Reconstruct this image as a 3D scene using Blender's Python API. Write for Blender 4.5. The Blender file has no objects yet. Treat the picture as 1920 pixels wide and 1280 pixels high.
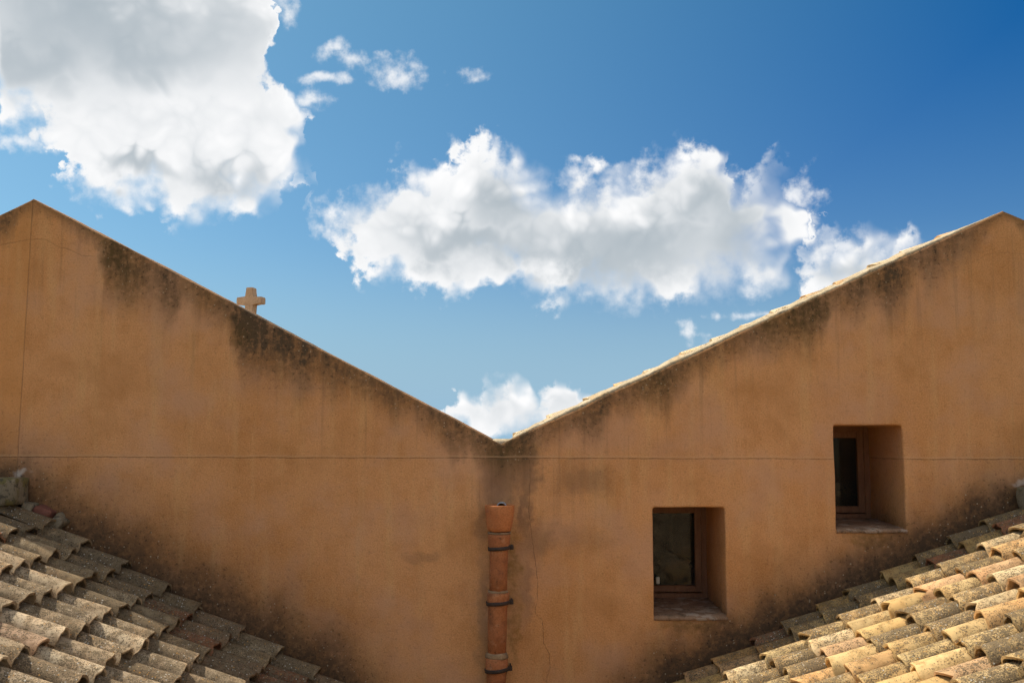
import bpy, bmesh, math, random
from mathutils import Vector, Matrix
from mathutils.geometry import tessellate_polygon
from mathutils.noise import noise as pnoise

random.seed(7)
scene = bpy.context.scene
COL = scene.collection
EYE = 7.0                                   # eye height above the ground; wall heights below are measured from it

# ------------------------------------------------------------------ camera
cam_d = bpy.data.cameras.new('camera')
cam_d.sensor_width = 36.0
cam_d.lens = 36.0 * 1867 / 1920
cam_d.clip_start = 0.05
cam_d.clip_end = 20000
cam = bpy.data.objects.new('camera', cam_d)
COL.objects.link(cam)
cam.location = (0, -7, EYE)
cam.rotation_euler = (math.radians(90 + 5.507), 0, 0)
scene.camera = cam

# ------------------------------------------------------------------ sun, exposure
SUN = Vector((-0.62, 0.30, 1.0)).normalized()
SUN_EL = math.asin(SUN.z)
SUN_AZ = math.atan2(SUN.x, SUN.y)
sun_d = bpy.data.lights.new('sun', 'SUN')
sun_d.energy = 5.0
sun_d.angle = math.radians(0.53)
sun_d.color = (1.0, 0.93, 0.81)
sun = bpy.data.objects.new('sun', sun_d)
COL.objects.link(sun)
sun.location = (-6, 3, EYE + 12)
sun.rotation_euler = SUN.to_track_quat('Z', 'Y').to_euler()

scene.view_settings.view_transform = 'Standard'
scene.view_settings.look = 'None'
scene.view_settings.exposure = 0.18
scene.view_settings.gamma = 1.0
scene.view_settings.use_curve_mapping = False
scene.render.engine = 'CYCLES'
scene.cycles.use_denoising = True
scene.cycles.use_adaptive_sampling = True
scene.cycles.adaptive_threshold = 0.035
scene.cycles.adaptive_min_samples = 16
scene.cycles.max_bounces = 6
scene.cycles.diffuse_bounces = 2
scene.cycles.glossy_bounces = 3
scene.cycles.transmission_bounces = 6
scene.cycles.caustics_reflective = False
scene.cycles.caustics_refractive = False
scene.cycles.sample_clamp_indirect = 8.0


# ------------------------------------------------------------------ node helper
class NB:
    def __init__(self, nt):
        self.nt = nt
        self.n = nt.nodes
        self.l = nt.links

    def node(self, t, **kw):
        n = self.n.new(t)
        for k, v in kw.items():
            setattr(n, k, v)
        return n

    def put(self, sock, v):
        if v is None:
            return
        if isinstance(v, bpy.types.NodeSocket):
            self.l.new(v, sock)
        else:
            if isinstance(v, (tuple, list)) and len(v) == 3 and len(sock.default_value) == 4:
                v = (*v, 1)
            sock.default_value = v

    def m(self, op, a, b=None, c=None, clamp=False):
        n = self.node('ShaderNodeMath', operation=op, use_clamp=clamp)
        for s, v in zip(n.inputs, (a, b, c)):
            self.put(s, v)
        return n.outputs[0]

    def v(self, op, a, b=None, c=None):
        n = self.node('ShaderNodeVectorMath', operation=op)
        for s, x in zip(n.inputs, (a, b, c)):
            self.put(s, x)
        return n.outputs['Value'] if op in ('LENGTH', 'DOT_PRODUCT', 'DISTANCE') else n.outputs['Vector']

    def sep(self, a):
        n = self.node('ShaderNodeSeparateXYZ')
        self.put(n.inputs[0], a)
        return n.outputs

    def comb(self, x=0.0, y=0.0, z=0.0):
        n = self.node('ShaderNodeCombineXYZ')
        for s, q in zip(n.inputs, (x, y, z)):
            self.put(s, q)
        return n.outputs[0]

    def noise(self, vec, scale, detail=3.0, rough=0.5, lac=2.0, color=False):
        n = self.node('ShaderNodeTexNoise')
        n.noise_dimensions = '3D'
        self.put(n.inputs['Vector'], vec)
        n.inputs['Scale'].default_value = scale
        n.inputs['Detail'].default_value = detail
        n.inputs['Roughness'].default_value = rough
        n.inputs['Lacunarity'].default_value = lac
        return n.outputs['Color' if color else 'Fac']

    def voro(self, vec, scale, detail=0.0, rough=0.5, feature='F1', lac=2.0, out='Distance'):
        n = self.node('ShaderNodeTexVoronoi', feature=feature)
        self.put(n.inputs['Vector'], vec)
        n.inputs['Scale'].default_value = scale
        n.inputs['Detail'].default_value = detail
        n.inputs['Roughness'].default_value = rough
        n.inputs['Lacunarity'].default_value = lac
        return n.outputs[out]

    def ramp(self, x, lo, hi, a=0.0, b=1.0, smooth=True):
        n = self.node('ShaderNodeMapRange', interpolation_type='SMOOTHSTEP' if smooth else 'LINEAR')
        n.clamp = True
        for s, q in zip(n.inputs, (x, lo, hi, a, b)):
            self.put(s, q)
        return n.outputs[0]

    def mix(self, f, a, b, blend='MIX'):
        n = self.node('ShaderNodeMix', data_type='RGBA', blend_type=blend)
        n.clamp_factor = True
        self.put(n.inputs[0], f)
        self.put(n.inputs[6], a)
        self.put(n.inputs[7], b)
        return n.outputs[2]

    def curve(self, x, pts, lo, hi):
        n = self.node('ShaderNodeFloatCurve')
        c = n.mapping.curves[0]
        ymax = max(1e-6, max(p[1] for p in pts))
        ymin = min(0.0, min(p[1] for p in pts))
        q = [((a - lo) / (hi - lo), (b - ymin) / (ymax - ymin)) for a, b in pts]
        c.points[0].location = q[0]
        c.points[1].location = q[-1]
        for p in q[1:-1]:
            c.points.new(*p)
        for p in c.points:
            p.handle_type = 'VECTOR'
        n.mapping.use_clip = False
        n.mapping.update()
        self.put(n.inputs['Value'], self.ramp(x, lo, hi, smooth=False))
        return self.m('MULTIPLY_ADD', n.outputs[0], ymax - ymin, ymin)


# ------------------------------------------------------------------ world: Nishita sky with cumulus clouds
# cloud outlines as (azimuth east of the view axis, elevation) in degrees: upper and lower edge of the main bank
TOP = [(-29.74, 26.5), (-15.33, 26.29), (-14.68, 24.52), (-14.16, 21.87), (-13.64, 19.26), (-12.87, 18.33), (-12.22, 17.37), (-11.9, 15.6), (-11.5, 13.3), (-11.09, 12.4), (-9.9, 13.48), (-9.15, 14.16), (-8.09, 14.35), (-6.86, 14.98), (-6.25, 15.21), (-5.31, 15.11), (-4.38, 15.04), (-3.45, 16.1), (-2.51, 16.94), (-1.89, 17.12), (-0.94, 16.77), (0.16, 16.95), (0.57, 16.27), (1.25, 15.68), (2.51, 15.22), (3.13, 14.85), (3.76, 15.2), (4.54, 15.42), (5.63, 15.61), (6.56, 15.43), (7.48, 15.17), (8.26, 15.67), (8.88, 16.38), (9.65, 16.55), (10.72, 16.73), (11.32, 16.47), (11.92, 15.94), (12.51, 15.76), (12.82, 14.72), (13.38, 14.49), (14.14, 15.23), (15.04, 15.89), (15.76, 15.69), (16.18, 14.8), (16.5, 13.2), (16.9, 11.6), (17.22, 11.11), (17.79, 11.31), (18.35, 11.05), (18.78, 11.36), (19.19, 11.05), (19.75, 11.38), (20.31, 11.49), (21.11, 10.95), (21.8, 11.15), (22.16, 10.78), (22.8, 9.8), (24.26, 8.0), (29.74, 7.0)]
BOT = [(-29.74, 15.6), (-27.81, 15.62), (-26.29, 15.29), (-25.51, 15.03), (-25.2, 13.9), (-24.4, 13.24), (-23.05, 12.54), (-21.7, 12.09), (-20.06, 12.22), (-18.93, 11.79), (-18.37, 11.71), (-16.97, 12.23), (-15.53, 12.23), (-14.36, 12.3), (-13.35, 13.03), (-12.92, 13.99), (-12.34, 14.66), (-11.9, 13.4), (-11.43, 11.4), (-10.77, 11.24), (-10.4, 10.54), (-10.14, 9.65), (-9.22, 8.92), (-8.01, 8.64), (-6.18, 8.83), (-4.94, 8.39), (-3.4, 8.19), (-1.24, 8.33), (-0.31, 8.5), (0.62, 8.4), (2.2, 8.3), (3.4, 7.8), (4.94, 7.55), (7.39, 7.45), (9.81, 7.5), (11.31, 7.9), (13.38, 8.16), (14.84, 8.05), (15.71, 8.4), (16.2, 8.7), (16.6, 7.9), (17.08, 6.44), (19.02, 5.79), (22.13, 6.0), (29.74, 6.0)]
ENDS = [(-29.74, 8.0), (-20.0, 8.0), (-11.9, 0.0), (-11.7, -0.3), (-11.5, 0.0), (-6.0, 4.5), (10.0, 4.5), (16.4, 0.0), (16.5, -0.2), (16.6, 0.0), (17.4, 1.9), (19.5, 3.6), (21.7, 1.9), (22.5, 0.0), (23.2, -0.8), (29.74, -6.0)]
FAR_TOP = [(-5.0, -0.9), (-4.12, 0.61), (-3.82, 1.37), (-3.37, 2.28), (-2.76, 2.5), (-2.15, 2.41), (-1.53, 2.59), (-1.07, 3.11), (0.0, 3.42), (0.77, 3.11), (1.53, 2.5), (1.9, 2.81), (2.61, 3.63), (3.07, 3.48), (3.52, 2.74), (3.98, 2.5), (4.41, 2.37), (4.83, 1.52), (5.18, -0.9)]
# torn wisps and small puffs: (azimuth, elevation, half width, half height)
WISPS = [(-10.04, 21.0, 1.17, 0.56), (-7.71, 20.67, 1.87, 0.73), (-6.15, 20.39, 1.26, 0.63), (-10.72, 21.52, 0.49, 0.36), (-11.24, 19.77, 1.09, 0.23), (-2.12, 20.57, 0.76, 0.4), (-12.28, 18.65, 0.91, 0.4), (-13.75, 23.4, 0.97, 0.7), (16.76, 13.17, 0.63, 1.3), (10.25, 5.78, 0.66, 0.48), (14.23, 6.77, 1.75, 0.27), (-26.28, 15.21, 2.02, 0.38)]
# thick cloud cores that little light gets through
CORES = [(-23.68, 21.29, 6.12, 1.96), (-20.89, 20.07, 3.04, 1.21), (-26.71, 18.99, 2.28, 1.29), (-16.14, 13.56, 1.73, 0.64), (-21.23, 14.19, 1.63, 0.5), (-0.31, 12.83, 2.03, 1.06), (-2.49, 10.7, 3.1, 0.85), (4.03, 9.47, 5.24, 1.38), (7.12, 10.63, 3.37, 1.36), (11.1, 12.9, 2.1, 1.04), (13.74, 11.0, 2.05, 1.77), (19.38, 8.53, 1.65, 0.87), (-0.6, 1.2, 2.4, 0.75), (2.4, 1.4, 1.4, 0.7)]


def build_world():
    w = bpy.data.worlds.new('World')
    scene.world = w
    w.use_nodes = True
    nt = w.node_tree
    nt.nodes.clear()
    b = NB(nt)
    out = b.node('ShaderNodeOutputWorld')
    bg = b.node('ShaderNodeBackground')
    sky = b.node('ShaderNodeTexSky', sky_type='NISHITA')
    sky.sun_disc = False
    sky.sun_elevation = SUN_EL
    sky.sun_rotation = SUN_AZ
    sky.altitude = 200
    sky.air_density = 1.0
    sky.dust_density = 1.0
    sky.ozone_density = 2.2
    # deep, polarised-looking blue
    skyc = b.v('MULTIPLY', b.v('SUBTRACT', sky.outputs[0], (1.35, 1.20, 0.80)), (0.78, 0.93, 1.01))
    skyc = b.v('MAXIMUM', skyc, (0.05, 0.5, 1.2))

    tc = b.node('ShaderNodeTexCoord')
    d = b.v('NORMALIZE', tc.outputs['Generated'])
    x, y, z = b.sep(d)
    az = b.m('MULTIPLY', b.m('ARCTAN2', x, y), 57.29578)
    el = b.m('MULTIPLY', b.m('ARCSINE', z), 57.29578)
    p0 = b.comb(az, el, 0.0)
    # the sky brightens towards the sun
    glow = b.m('MULTIPLY', b.m('MAXIMUM', b.m('SUBTRACT', b.v('DOT_PRODUCT', d, tuple(SUN)), 0.28), 0.0), 2.0)
    skyc = b.v('ADD', skyc, b.v('MULTIPLY', b.comb(glow, glow, glow), (0.9, 1.7, 0.9)))
    skyc = b.mix(b.ramp(el, 12.0, 0.0), skyc, (2.85, 4.6, 6.1))      # pale haze over the horizon
    w1 = b.v('SUBTRACT', b.noise(d, 20, 2, 0.5, color=True), (0.5, 0.5, 0.5))
    w1x, w1y, w1z = b.sep(w1)
    n2 = b.m('SUBTRACT', b.noise(d, 58, 7, 0.58), 0.5)
    # rounded billows: domes of a warped cell pattern
    dw = b.v('MULTIPLY_ADD', w1, (0.05, 0.05, 0.05), d)
    bill = b.m('SUBTRACT', 0.5, b.voro(dw, 34, 1.0, 0.45, lac=2.3))
    p = b.v('MULTIPLY_ADD', w1, (4.2, 1.9, 0), p0)
    px, py, _ = b.sep(p)
    px = b.m('MULTIPLY_ADD', n2, 3.6, px)

    # unseen cumulus beyond the sector above, cover raised to brighten the shaded wall
    outside = b.m('MAXIMUM', b.ramp(b.m('ABSOLUTE', az), 27.5, 31), b.ramp(el, 25.0, 28.0))
    gen = b.m('MULTIPLY', b.m('SUBTRACT', b.noise(d, 3.6, 2, 0.55), 0.465), 24)
    gate = b.m('MULTIPLY', outside, 40.0)

    def body(qx, qy):
        top = b.curve(qx, TOP, -29.74, 29.74)
        bot = b.curve(qx, BOT, -29.74, 29.74)
        return b.m('MINIMUM', b.m('MINIMUM', b.m('SUBTRACT', top, qy), b.m('SUBTRACT', qy, bot)), b.curve(qx, ENDS, -29.74, 29.74))

    def far_body(qx, qy):
        return b.m('MINIMUM', b.m('SUBTRACT', b.curve(qx, FAR_TOP, -5.0, 5.18), qy), b.m('SUBTRACT', qy, 0.45))

    slab = b.m('MAXIMUM', body(px, py), b.m('MULTIPLY', far_body(px, py), 1.6))
    dist = b.m('MAXIMUM', b.m('SUBTRACT', slab, gate), b.m('ADD', gen, b.m('SUBTRACT', gate, 40.0)))
    lump = b.m('ADD', b.m('MULTIPLY', bill, 1.15), b.m('MULTIPLY', w1z, 1.0))
    dens = b.m('ADD', b.m('ADD', dist, lump), b.m('MULTIPLY_ADD', n2, 2.8, 0.42))
    soft = b.ramp(w1x, -0.12, 0.12, 0.7, 3.0)
    alpha = b.ramp(dens, -0.30, soft)
    acc = None
    for (a, e, rx, ry) in WISPS:
        q = b.v('MULTIPLY_ADD', p, (1 / rx, 1 / ry, 0), (-a / rx, -e / ry, 0))
        q = b.v('LENGTH', q)
        acc = q if acc is None else b.m('MINIMUM', acc, q)
    wal = b.m('MULTIPLY', b.ramp(b.m('ADD', b.m('MULTIPLY', acc, -1.0), b.m('MULTIPLY', n2, 4.2)), -1.5, 0.5), 0.85)
    alpha = b.m('MAXIMUM', alpha, wal)

    # how much cloud lies between here and the sun (up and to the west): two steps through the body
    tau = None
    sx = b.m('MULTIPLY_ADD', w1y, 2.0, b.m('MULTIPLY_ADD', w1x, 3.0, az))
    sy = b.m('MULTIPLY_ADD', bill, 1.6, b.m('MULTIPLY_ADD', w1y, 3.0, el))
    for (dx, dy, wt) in ((-0.5, 0.9, 0.55), (-1.4, 2.3, 0.45)):
        q = b.m('MULTIPLY', b.m('MAXIMUM', body(b.m('ADD', sx, dx), b.m('ADD', sy, dy)), 0.0), wt)
        tau = q if tau is None else b.m('ADD', tau, q)
    tau = b.m('MINIMUM', tau, 2.6)
    acc = None
    pc = b.comb(sx, sy, 0.0)
    for (a, e, rx, ry) in CORES:
        q = b.v('MULTIPLY_ADD', pc, (1 / rx, 1 / ry, 0), (-a / rx, -e / ry, 0))
        q = b.v('LENGTH', q)
        acc = q if acc is None else b.m('SMOOTH_MIN', acc, q, 0.7)
    core = b.ramp(acc, 2.2, 0.1)
    core = b.m('MAXIMUM', core, b.m('MULTIPLY', outside, b.ramp(gen, 2.0, 8.0, 0.0, 0.5)))
    shade = b.m('ADD', b.m('MULTIPLY', core, 0.23), b.m('MULTIPLY', b.m('MULTIPLY', tau, core), 0.20))
    shade = b.m('ADD', shade, b.m('MULTIPLY', tau, 0.022))
    shade = b.m('MULTIPLY', shade, b.ramp(dens, 0.2, 3.0))
    puff = b.m('MULTIPLY', b.m('SUBTRACT', bill, 0.12), b.ramp(dens, 0.0, 1.5, 0.05, 0.22))
    tone = b.m('MULTIPLY', b.m('EXPONENT', b.m('MULTIPLY', shade, -1.15)), b.m('ADD', 0.985, b.m('MULTIPLY_ADD', n2, 0.08, puff)), clamp=True)
    cloud = b.mix(tone, CLOUD_GREY, CLOUD_WHITE)
    col = b.mix(alpha, skyc, cloud)
    b.put(bg.inputs['Color'], col)
    bg.inputs['Strength'].default_value = SKY_STRENGTH
    nt.links.new(bg.outputs[0], out.inputs[0])
    w.cycles.sampling_method = 'MANUAL'
    w.cycles.sample_map_resolution = 512


CLOUD_WHITE = (8.9, 8.9, 8.95)
CLOUD_GREY = (1.6, 2.4, 3.0)
SKY_STRENGTH = 0.10
build_world()


# ------------------------------------------------------------------ object helpers
def tag(o, label=None, cat=None, group=None, kind=None):
    if label:
        o['label'] = label
    if cat:
        o['category'] = cat
    if group:
        o['group'] = group
    if kind:
        o['kind'] = kind
    return o


def empty(name, loc=(0, 0, 0), parent=None):
    o = bpy.data.objects.new(name, None)
    o.empty_display_size = 0.2
    COL.objects.link(o)
    o.location = loc
    o.parent = parent
    return o


def link(name, me, parent=None, mat=None, loc=None):
    o = bpy.data.objects.new(name, me)
    COL.objects.link(o)
    if mat and not me.materials:
        me.materials.append(mat)
    o.parent = parent
    if loc is not None:
        o.location = loc
    return o


def mesh(name, verts, faces, smooth=False):
    me = bpy.data.meshes.new(name)
    me.from_pydata([tuple(v) for v in verts], [], faces)
    me.validate()
    if smooth:
        for p in me.polygons:
            p.use_smooth = True
    me.update()
    return me


def from_bm(name, bm, smooth=False):
    me = bpy.data.meshes.new(name)
    bmesh.ops.recalc_face_normals(bm, faces=bm.faces)
    bm.to_mesh(me)
    bm.free()
    if smooth:
        for p in me.polygons:
            p.use_smooth = True
    return me


def box_bm(x0, x1, y0, y1, z0, z1, bevel=0.0, seg=1, bm=None):
    own = bmesh.new()
    vs = [own.verts.new((x, y, z)) for z in (z0, z1) for y in (y0, y1) for x in (x0, x1)]
    for f in ((0, 1, 3, 2), (4, 6, 7, 5), (0, 4, 5, 1), (2, 3, 7, 6), (0, 2, 6, 4), (1, 5, 7, 3)):
        own.faces.new([vs[i] for i in f])
    if bevel:
        bmesh.ops.bevel(own, geom=list(own.edges), offset=bevel, segments=seg, affect='EDGES', profile=0.5)
    if bm is None:
        return own
    me = bpy.data.meshes.new('tmp')
    own.to_mesh(me)
    own.free()
    bm.from_mesh(me)
    bpy.data.meshes.remove(me)
    return bm


def rough_box(name, x0, x1, y0, y1, z0, z1, cuts=4, amp=0.012, freq=9.0, bevel=0.02, seed=0.0):
    bm = box_bm(x0, x1, y0, y1, z0, z1)
    bmesh.ops.subdivide_edges(bm, edges=list(bm.edges), cuts=cuts, use_grid_fill=True)
    c = Vector(((x0 + x1) / 2, (y0 + y1) / 2, (z0 + z1) / 2))
    h = Vector(((x1 - x0) / 2, (y1 - y0) / 2, (z1 - z0) / 2))
    for v in bm.verts:
        q = v.co - c
        inner = Vector([max(-h[i] + bevel, min(h[i] - bevel, q[i])) for i in range(3)])
        e = q - inner
        if e.length > 1e-6:
            q = inner + e.normalized() * bevel
        n = pnoise((v.co + Vector((seed, seed * 2, 0))) * freq) * amp
        v.co = c + q + (q.normalized() * n)
    return from_bm(name, bm, True)


def lathe(name, prof, segs=28, wob=0.0, axis=None, seed=0.0, closed=False):
    """prof: (radius, z); axis(z) -> x shift of the centre."""
    vs, fs = [], []
    n = len(prof)
    for (r, z) in prof:
        cx = axis(z) if axis else 0.0
        for k in range(segs):
            a = 2 * math.pi * k / segs
            rr = r + (wob * pnoise((math.cos(a) * 1.7 + seed, math.sin(a) * 1.7, z * 9)) if wob else 0)
            vs.append((cx + rr * math.cos(a), rr * math.sin(a), z))
    for i in range(n - 1 if not closed else n):
        j = (i + 1) % n
        for k in range(segs):
            k2 = (k + 1) % segs
            fs.append((i * segs + k, i * segs + k2, j * segs + k2, j * segs + k))
    me = mesh(name, vs, fs, True)
    bm = bmesh.new()
    bm.from_mesh(me)
    bmesh.ops.recalc_face_normals(bm, faces=bm.faces)
    bm.to_mesh(me)
    bm.free()
    return me


# ------------------------------------------------------------------ materials
def new_mat(name):
    m = bpy.data.materials.new(name)
    m.use_nodes = True
    nt = m.node_tree
    nt.nodes.clear()
    b = NB(nt)
    out = b.node('ShaderNodeOutputMaterial')
    pr = b.node('ShaderNodeBsdfPrincipled')
    nt.links.new(pr.outputs[0], out.inputs[0])
    pr.inputs['Roughness'].default_value = 0.9
    pr.inputs['Specular IOR Level'].default_value = 0.25
    return m, b, pr


def bump(b, pr, h, strength=0.4, dist=0.01):
    n = b.node('ShaderNodeBump')
    n.inputs['Strength'].default_value = strength
    n.inputs['Distance'].default_value = dist
    b.put(n.inputs['Height'], h)
    b.put(pr.inputs['Normal'], n.outputs[0])


# outline of the double gable, wall metres (x, height above eye level)
PEAK_L, VALLEY, PEAK_R = (-3.43, 1.703), (-0.075, -0.045), (3.514, 1.614)
SL_L, SL_R = 0.521, 0.462
ROOF_L = (-0.5328, -2.2586)                 # front roof crests at the wall: z = m * x + c
ROOF_R = (0.4914, -2.1388)

RAKE_STAIN = [(-3.8, 0.23, 0.6), (-3.61, 0.23, 0.7), (-3.48, 0.11, 0.45), (-3.41, 0.08, 0.4), (-3.27, 0.08, 0.35), (-2.96, 0.11, 0.4), (-2.87, 0.42, 0.75), (-2.74, 0.47, 0.8), (-2.62, 0.38, 0.6), (-2.51, 0.34, 0.5), (-2.44, 0.42, 0.8), (-2.39, 0.36, 0.7), (-2.34, 0.19, 0.5), (-2.13, 0.23, 0.55), (-1.98, 0.27, 0.6), (-1.94, 0.49, 0.95), (-1.79, 0.47, 0.95), (-1.6, 0.4, 0.8), (-1.46, 0.42, 0.85), (-1.37, 0.3, 0.6), (-1.25, 0.32, 0.7), (-1.14, 0.23, 0.6), (-0.99, 0.21, 0.6), (-0.85, 0.28, 0.65), (-0.72, 0.19, 0.5), (-0.49, 0.21, 0.6), (-0.42, 0.32, 0.7), (-0.32, 0.19, 0.55), (-0.11, 0.23, 0.7), (0.1, 0.27, 0.75), (0.19, 0.19, 0.5), (0.42, 0.17, 0.5), (0.53, 0.28, 0.75), (0.63, 0.32, 0.75), (0.72, 0.17, 0.55), (0.93, 0.23, 0.6), (1.06, 0.34, 0.75), (1.16, 0.27, 0.6), (1.29, 0.17, 0.5), (1.67, 0.19, 0.55), (1.82, 0.25, 0.65), (2.09, 0.36, 0.8), (2.22, 0.3, 0.7), (2.28, 0.15, 0.45), (2.47, 0.32, 0.7), (2.55, 0.23, 0.6), (2.66, 0.42, 0.8), (2.77, 0.4, 0.75), (2.87, 0.19, 0.5), (2.96, 0.36, 0.65), (3.1, 0.27, 0.6), (3.31, 0.23, 0.5), (3.42, 0.11, 0.35), (3.52, 0.07, 0.3), (3.65, 0.11, 0.4), (3.8, 0.2, 0.5)]
PATCHES = [(-0.074, -0.259, 0.204, 0.30, 0.68), (0.093, -0.222, 0.13, 0.25, 0.66), (0.085, -0.48, 0.065, 0.444, 0.62), (0.166, -0.717, 0.148, 0.167, 0.5), (-0.204, -0.59, 0.074, 0.222, 0.4), (0.502, -0.296, 0.259, 0.148, 0.42), (0.48, -0.699, 0.222, 0.13, 0.22), (-0.609, -0.837, 0.148, 0.052, 0.3), (0.10, -1.05, 0.07, 0.35, 0.4), (-0.20, -1.2, 0.05, 0.5, 0.35), (-0.13, -0.296, 0.148, 0.167, 0.35)]
ALGAE = [(0.007, -0.881, 0.06, 0.26, 0.8), (0.018, -1.313, 0.05, 0.30, 0.65), (0.0, -1.098, 0.085, 0.14, 0.5),
         (1.246, -1.275, 0.26, 0.075, 0.8), (2.513, -0.695, 0.21, 0.085, 0.75), (-3.36, -0.42, 0.1, 0.12, 0.5), (3.5, -0.42, 0.08, 0.12, 0.5)]
CRACK_A = [(-0.148, 0.119), (-0.296, 0.126), (-0.516, 0.115), (-0.663, 0.133), (-0.844, 0.159), (-0.989, 0.177), (-1.098, 0.176), (-1.17, 0.158), (-1.213, 0.161), (-1.241, 0.205), (-1.349, 0.216), (-1.403, 0.216), (-1.474, 0.256), (-1.563, 0.259), (-1.652, 0.233), (-1.75, 0.233)]
CRACK_B = [(-3.724, 1.332), (-3.65, 1.362), (-3.443, 1.405), (-3.329, 1.405), (-3.231, 1.351), (-3.154, 1.332), (-3.057, 1.285), (-2.981, 1.282), (-2.925, 1.289)]
CRACK_C = [(3.187, 1.209), (3.322, 1.258), (3.381, 1.297), (3.495, 1.308), (3.7, 1.295)]


def make_wall_mat():
    m, b, pr = new_mat('ochre_render')
    tc = b.node('ShaderNodeTexCoord')
    P = tc.outputs['Object']
    X, Y, Z = b.sep(P)
    # plaster body
    big = b.noise(P, 0.9, 2, 0.55)
    mid = b.noise(P, 5.0, 3, 0.6)
    streak = b.noise(b.v('MULTIPLY', P, (9.0, 1.0, 1.1)), 1.0, 3, 0.6)
    grain = b.noise(P, 95, 2, 0.75)
    grain2 = b.noise(P, 36, 2, 0.65)
    col = b.mix(b.ramp(big, 0.35, 0.65), (0.59, 0.265, 0.095), (0.66, 0.318, 0.130))
    col = b.mix(b.m('MULTIPLY', b.ramp(mid, 0.42, 0.72), 0.55), col, (0.50, 0.212, 0.065))
    col = b.mix(b.m('MULTIPLY', b.ramp(streak, 0.48, 0.72), 0.5), col, (0.68, 0.38, 0.16))
    col = b.mix(b.m('MULTIPLY', b.ramp(grain, 0.48, 0.70), 0.42), col, (0.74, 0.43, 0.19))
    col = b.mix(b.m('MULTIPLY', b.ramp(grain, 0.50, 0.28), 0.45), col, (0.30, 0.138, 0.052))
    dusty = b.noise(b.v('ADD', P, (7.3, 0, 2.2)), 1.7, 4, 0.6)
    col = b.mix(b.m('MULTIPLY', b.ramp(dusty, 0.44, 0.66), 0.55), col, (0.58, 0.318, 0.185))
    col = b.mix(b.m('MULTIPLY', b.ramp(dusty, 0.46, 0.30), 0.45), col, (0.47, 0.215, 0.075))
    # west of the vertical joint the coat is redder
    jx = b.m('ADD', X, b.m('MULTIPLY_ADD', Z, -0.0124, 3.451))
    col = b.mix(b.m('MULTIPLY', b.ramp(jx, 0.002, -0.002), 0.35), col, (0.62, 0.28, 0.09))

    # ---- run-off stains under the rakes
    zl = b.m('MULTIPLY_ADD', b.m('ABSOLUTE', b.m('SUBTRACT', X, PEAK_L[0])), -SL_L, PEAK_L[1])
    zr = b.m('MULTIPLY_ADD', b.m('ABSOLUTE', b.m('SUBTRACT', X, PEAK_R[0])), -SL_R, PEAK_R[1])
    dep = b.m('SUBTRACT', b.m('MAXIMUM', zl, zr), Z)
    drip = b.noise(b.v('MULTIPLY', P, (13.0, 1.0, 2.0)), 1.0, 4, 0.6)
    xw = b.m('MULTIPLY_ADD', b.m('SUBTRACT', mid, 0.5), 0.16, X)
    ln = b.curve(xw, [(a, l * 1.15) for a, l, i in RAKE_STAIN], -3.8, 3.8)
    it = b.curve(xw, [(a, i * 1.1) for a, l, i in RAKE_STAIN], -3.8, 3.8)
    dn = b.m('ADD', dep, b.m('MULTIPLY', b.m('SUBTRACT', drip, 0.5), 0.30))
    t = b.m('DIVIDE', dn, ln)
    st = b.m('MULTIPLY', b.ramp(t, 1.15, 0.15), it)
    blot = b.noise(P, 22, 3, 0.7)
    st = b.m('MULTIPLY', st, b.m('MULTIPLY', b.ramp(blot, 0.25, 0.62, 0.6, 1.2), b.ramp(drip, 0.3, 0.6, 0.75, 1.15)))
    edge = b.m('MULTIPLY', b.ramp(b.m('ADD', dep, b.m('MULTIPLY', b.m('SUBTRACT', mid, 0.5), 0.09)), 0.075, 0.01), 0.6)
    st = b.m('MAXIMUM', st, edge)

    # ---- grime rising from the front roofs
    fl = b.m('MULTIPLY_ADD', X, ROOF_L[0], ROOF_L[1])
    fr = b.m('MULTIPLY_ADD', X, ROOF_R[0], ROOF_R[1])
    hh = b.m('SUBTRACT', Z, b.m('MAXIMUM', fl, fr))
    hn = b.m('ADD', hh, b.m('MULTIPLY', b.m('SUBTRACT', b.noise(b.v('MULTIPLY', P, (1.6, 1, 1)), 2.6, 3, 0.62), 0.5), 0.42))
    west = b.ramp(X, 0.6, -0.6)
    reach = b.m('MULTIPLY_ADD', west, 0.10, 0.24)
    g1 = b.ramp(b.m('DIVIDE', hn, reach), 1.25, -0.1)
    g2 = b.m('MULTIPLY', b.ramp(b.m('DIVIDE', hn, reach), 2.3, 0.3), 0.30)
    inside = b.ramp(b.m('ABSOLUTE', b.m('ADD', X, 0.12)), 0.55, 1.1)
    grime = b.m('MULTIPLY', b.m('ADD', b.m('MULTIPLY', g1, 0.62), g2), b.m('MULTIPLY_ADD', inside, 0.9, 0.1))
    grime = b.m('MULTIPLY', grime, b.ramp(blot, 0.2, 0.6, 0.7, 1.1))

    # ---- dampness; the strips just left of the pipe paint its contact shade
    pw = b.v('ADD', P, b.v('MULTIPLY', b.v('SUBTRACT', b.noise(P, 9.0, 2, 0.6, color=True), (0.5, 0.5, 0.5)), (0.22, 0.0, 0.22)))

    def ell(lst):
        acc = None
        for (cx, cz, rx, rz, i) in lst:
            q = b.v('MULTIPLY_ADD', pw, (1 / rx, 0, 1 / rz), (-cx / rx, 0, -cz / rz))
            s = b.m('MULTIPLY', b.ramp(b.v('LENGTH', q), 1.25, 0.2), i)
            acc = s if acc is None else b.m('MAXIMUM', acc, s)
        return acc
    run = b.noise(b.v('MULTIPLY', P, (17.0, 1.0, 0.7)), 1.0, 3, 0.6)
    run = b.m('MULTIPLY', b.m('MULTIPLY', b.ramp(run, 0.54, 0.68), b.ramp(dep, 1.1, 0.1)), 0.28)
    col = b.mix(run, col, (0.22, 0.12, 0.06))
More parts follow.
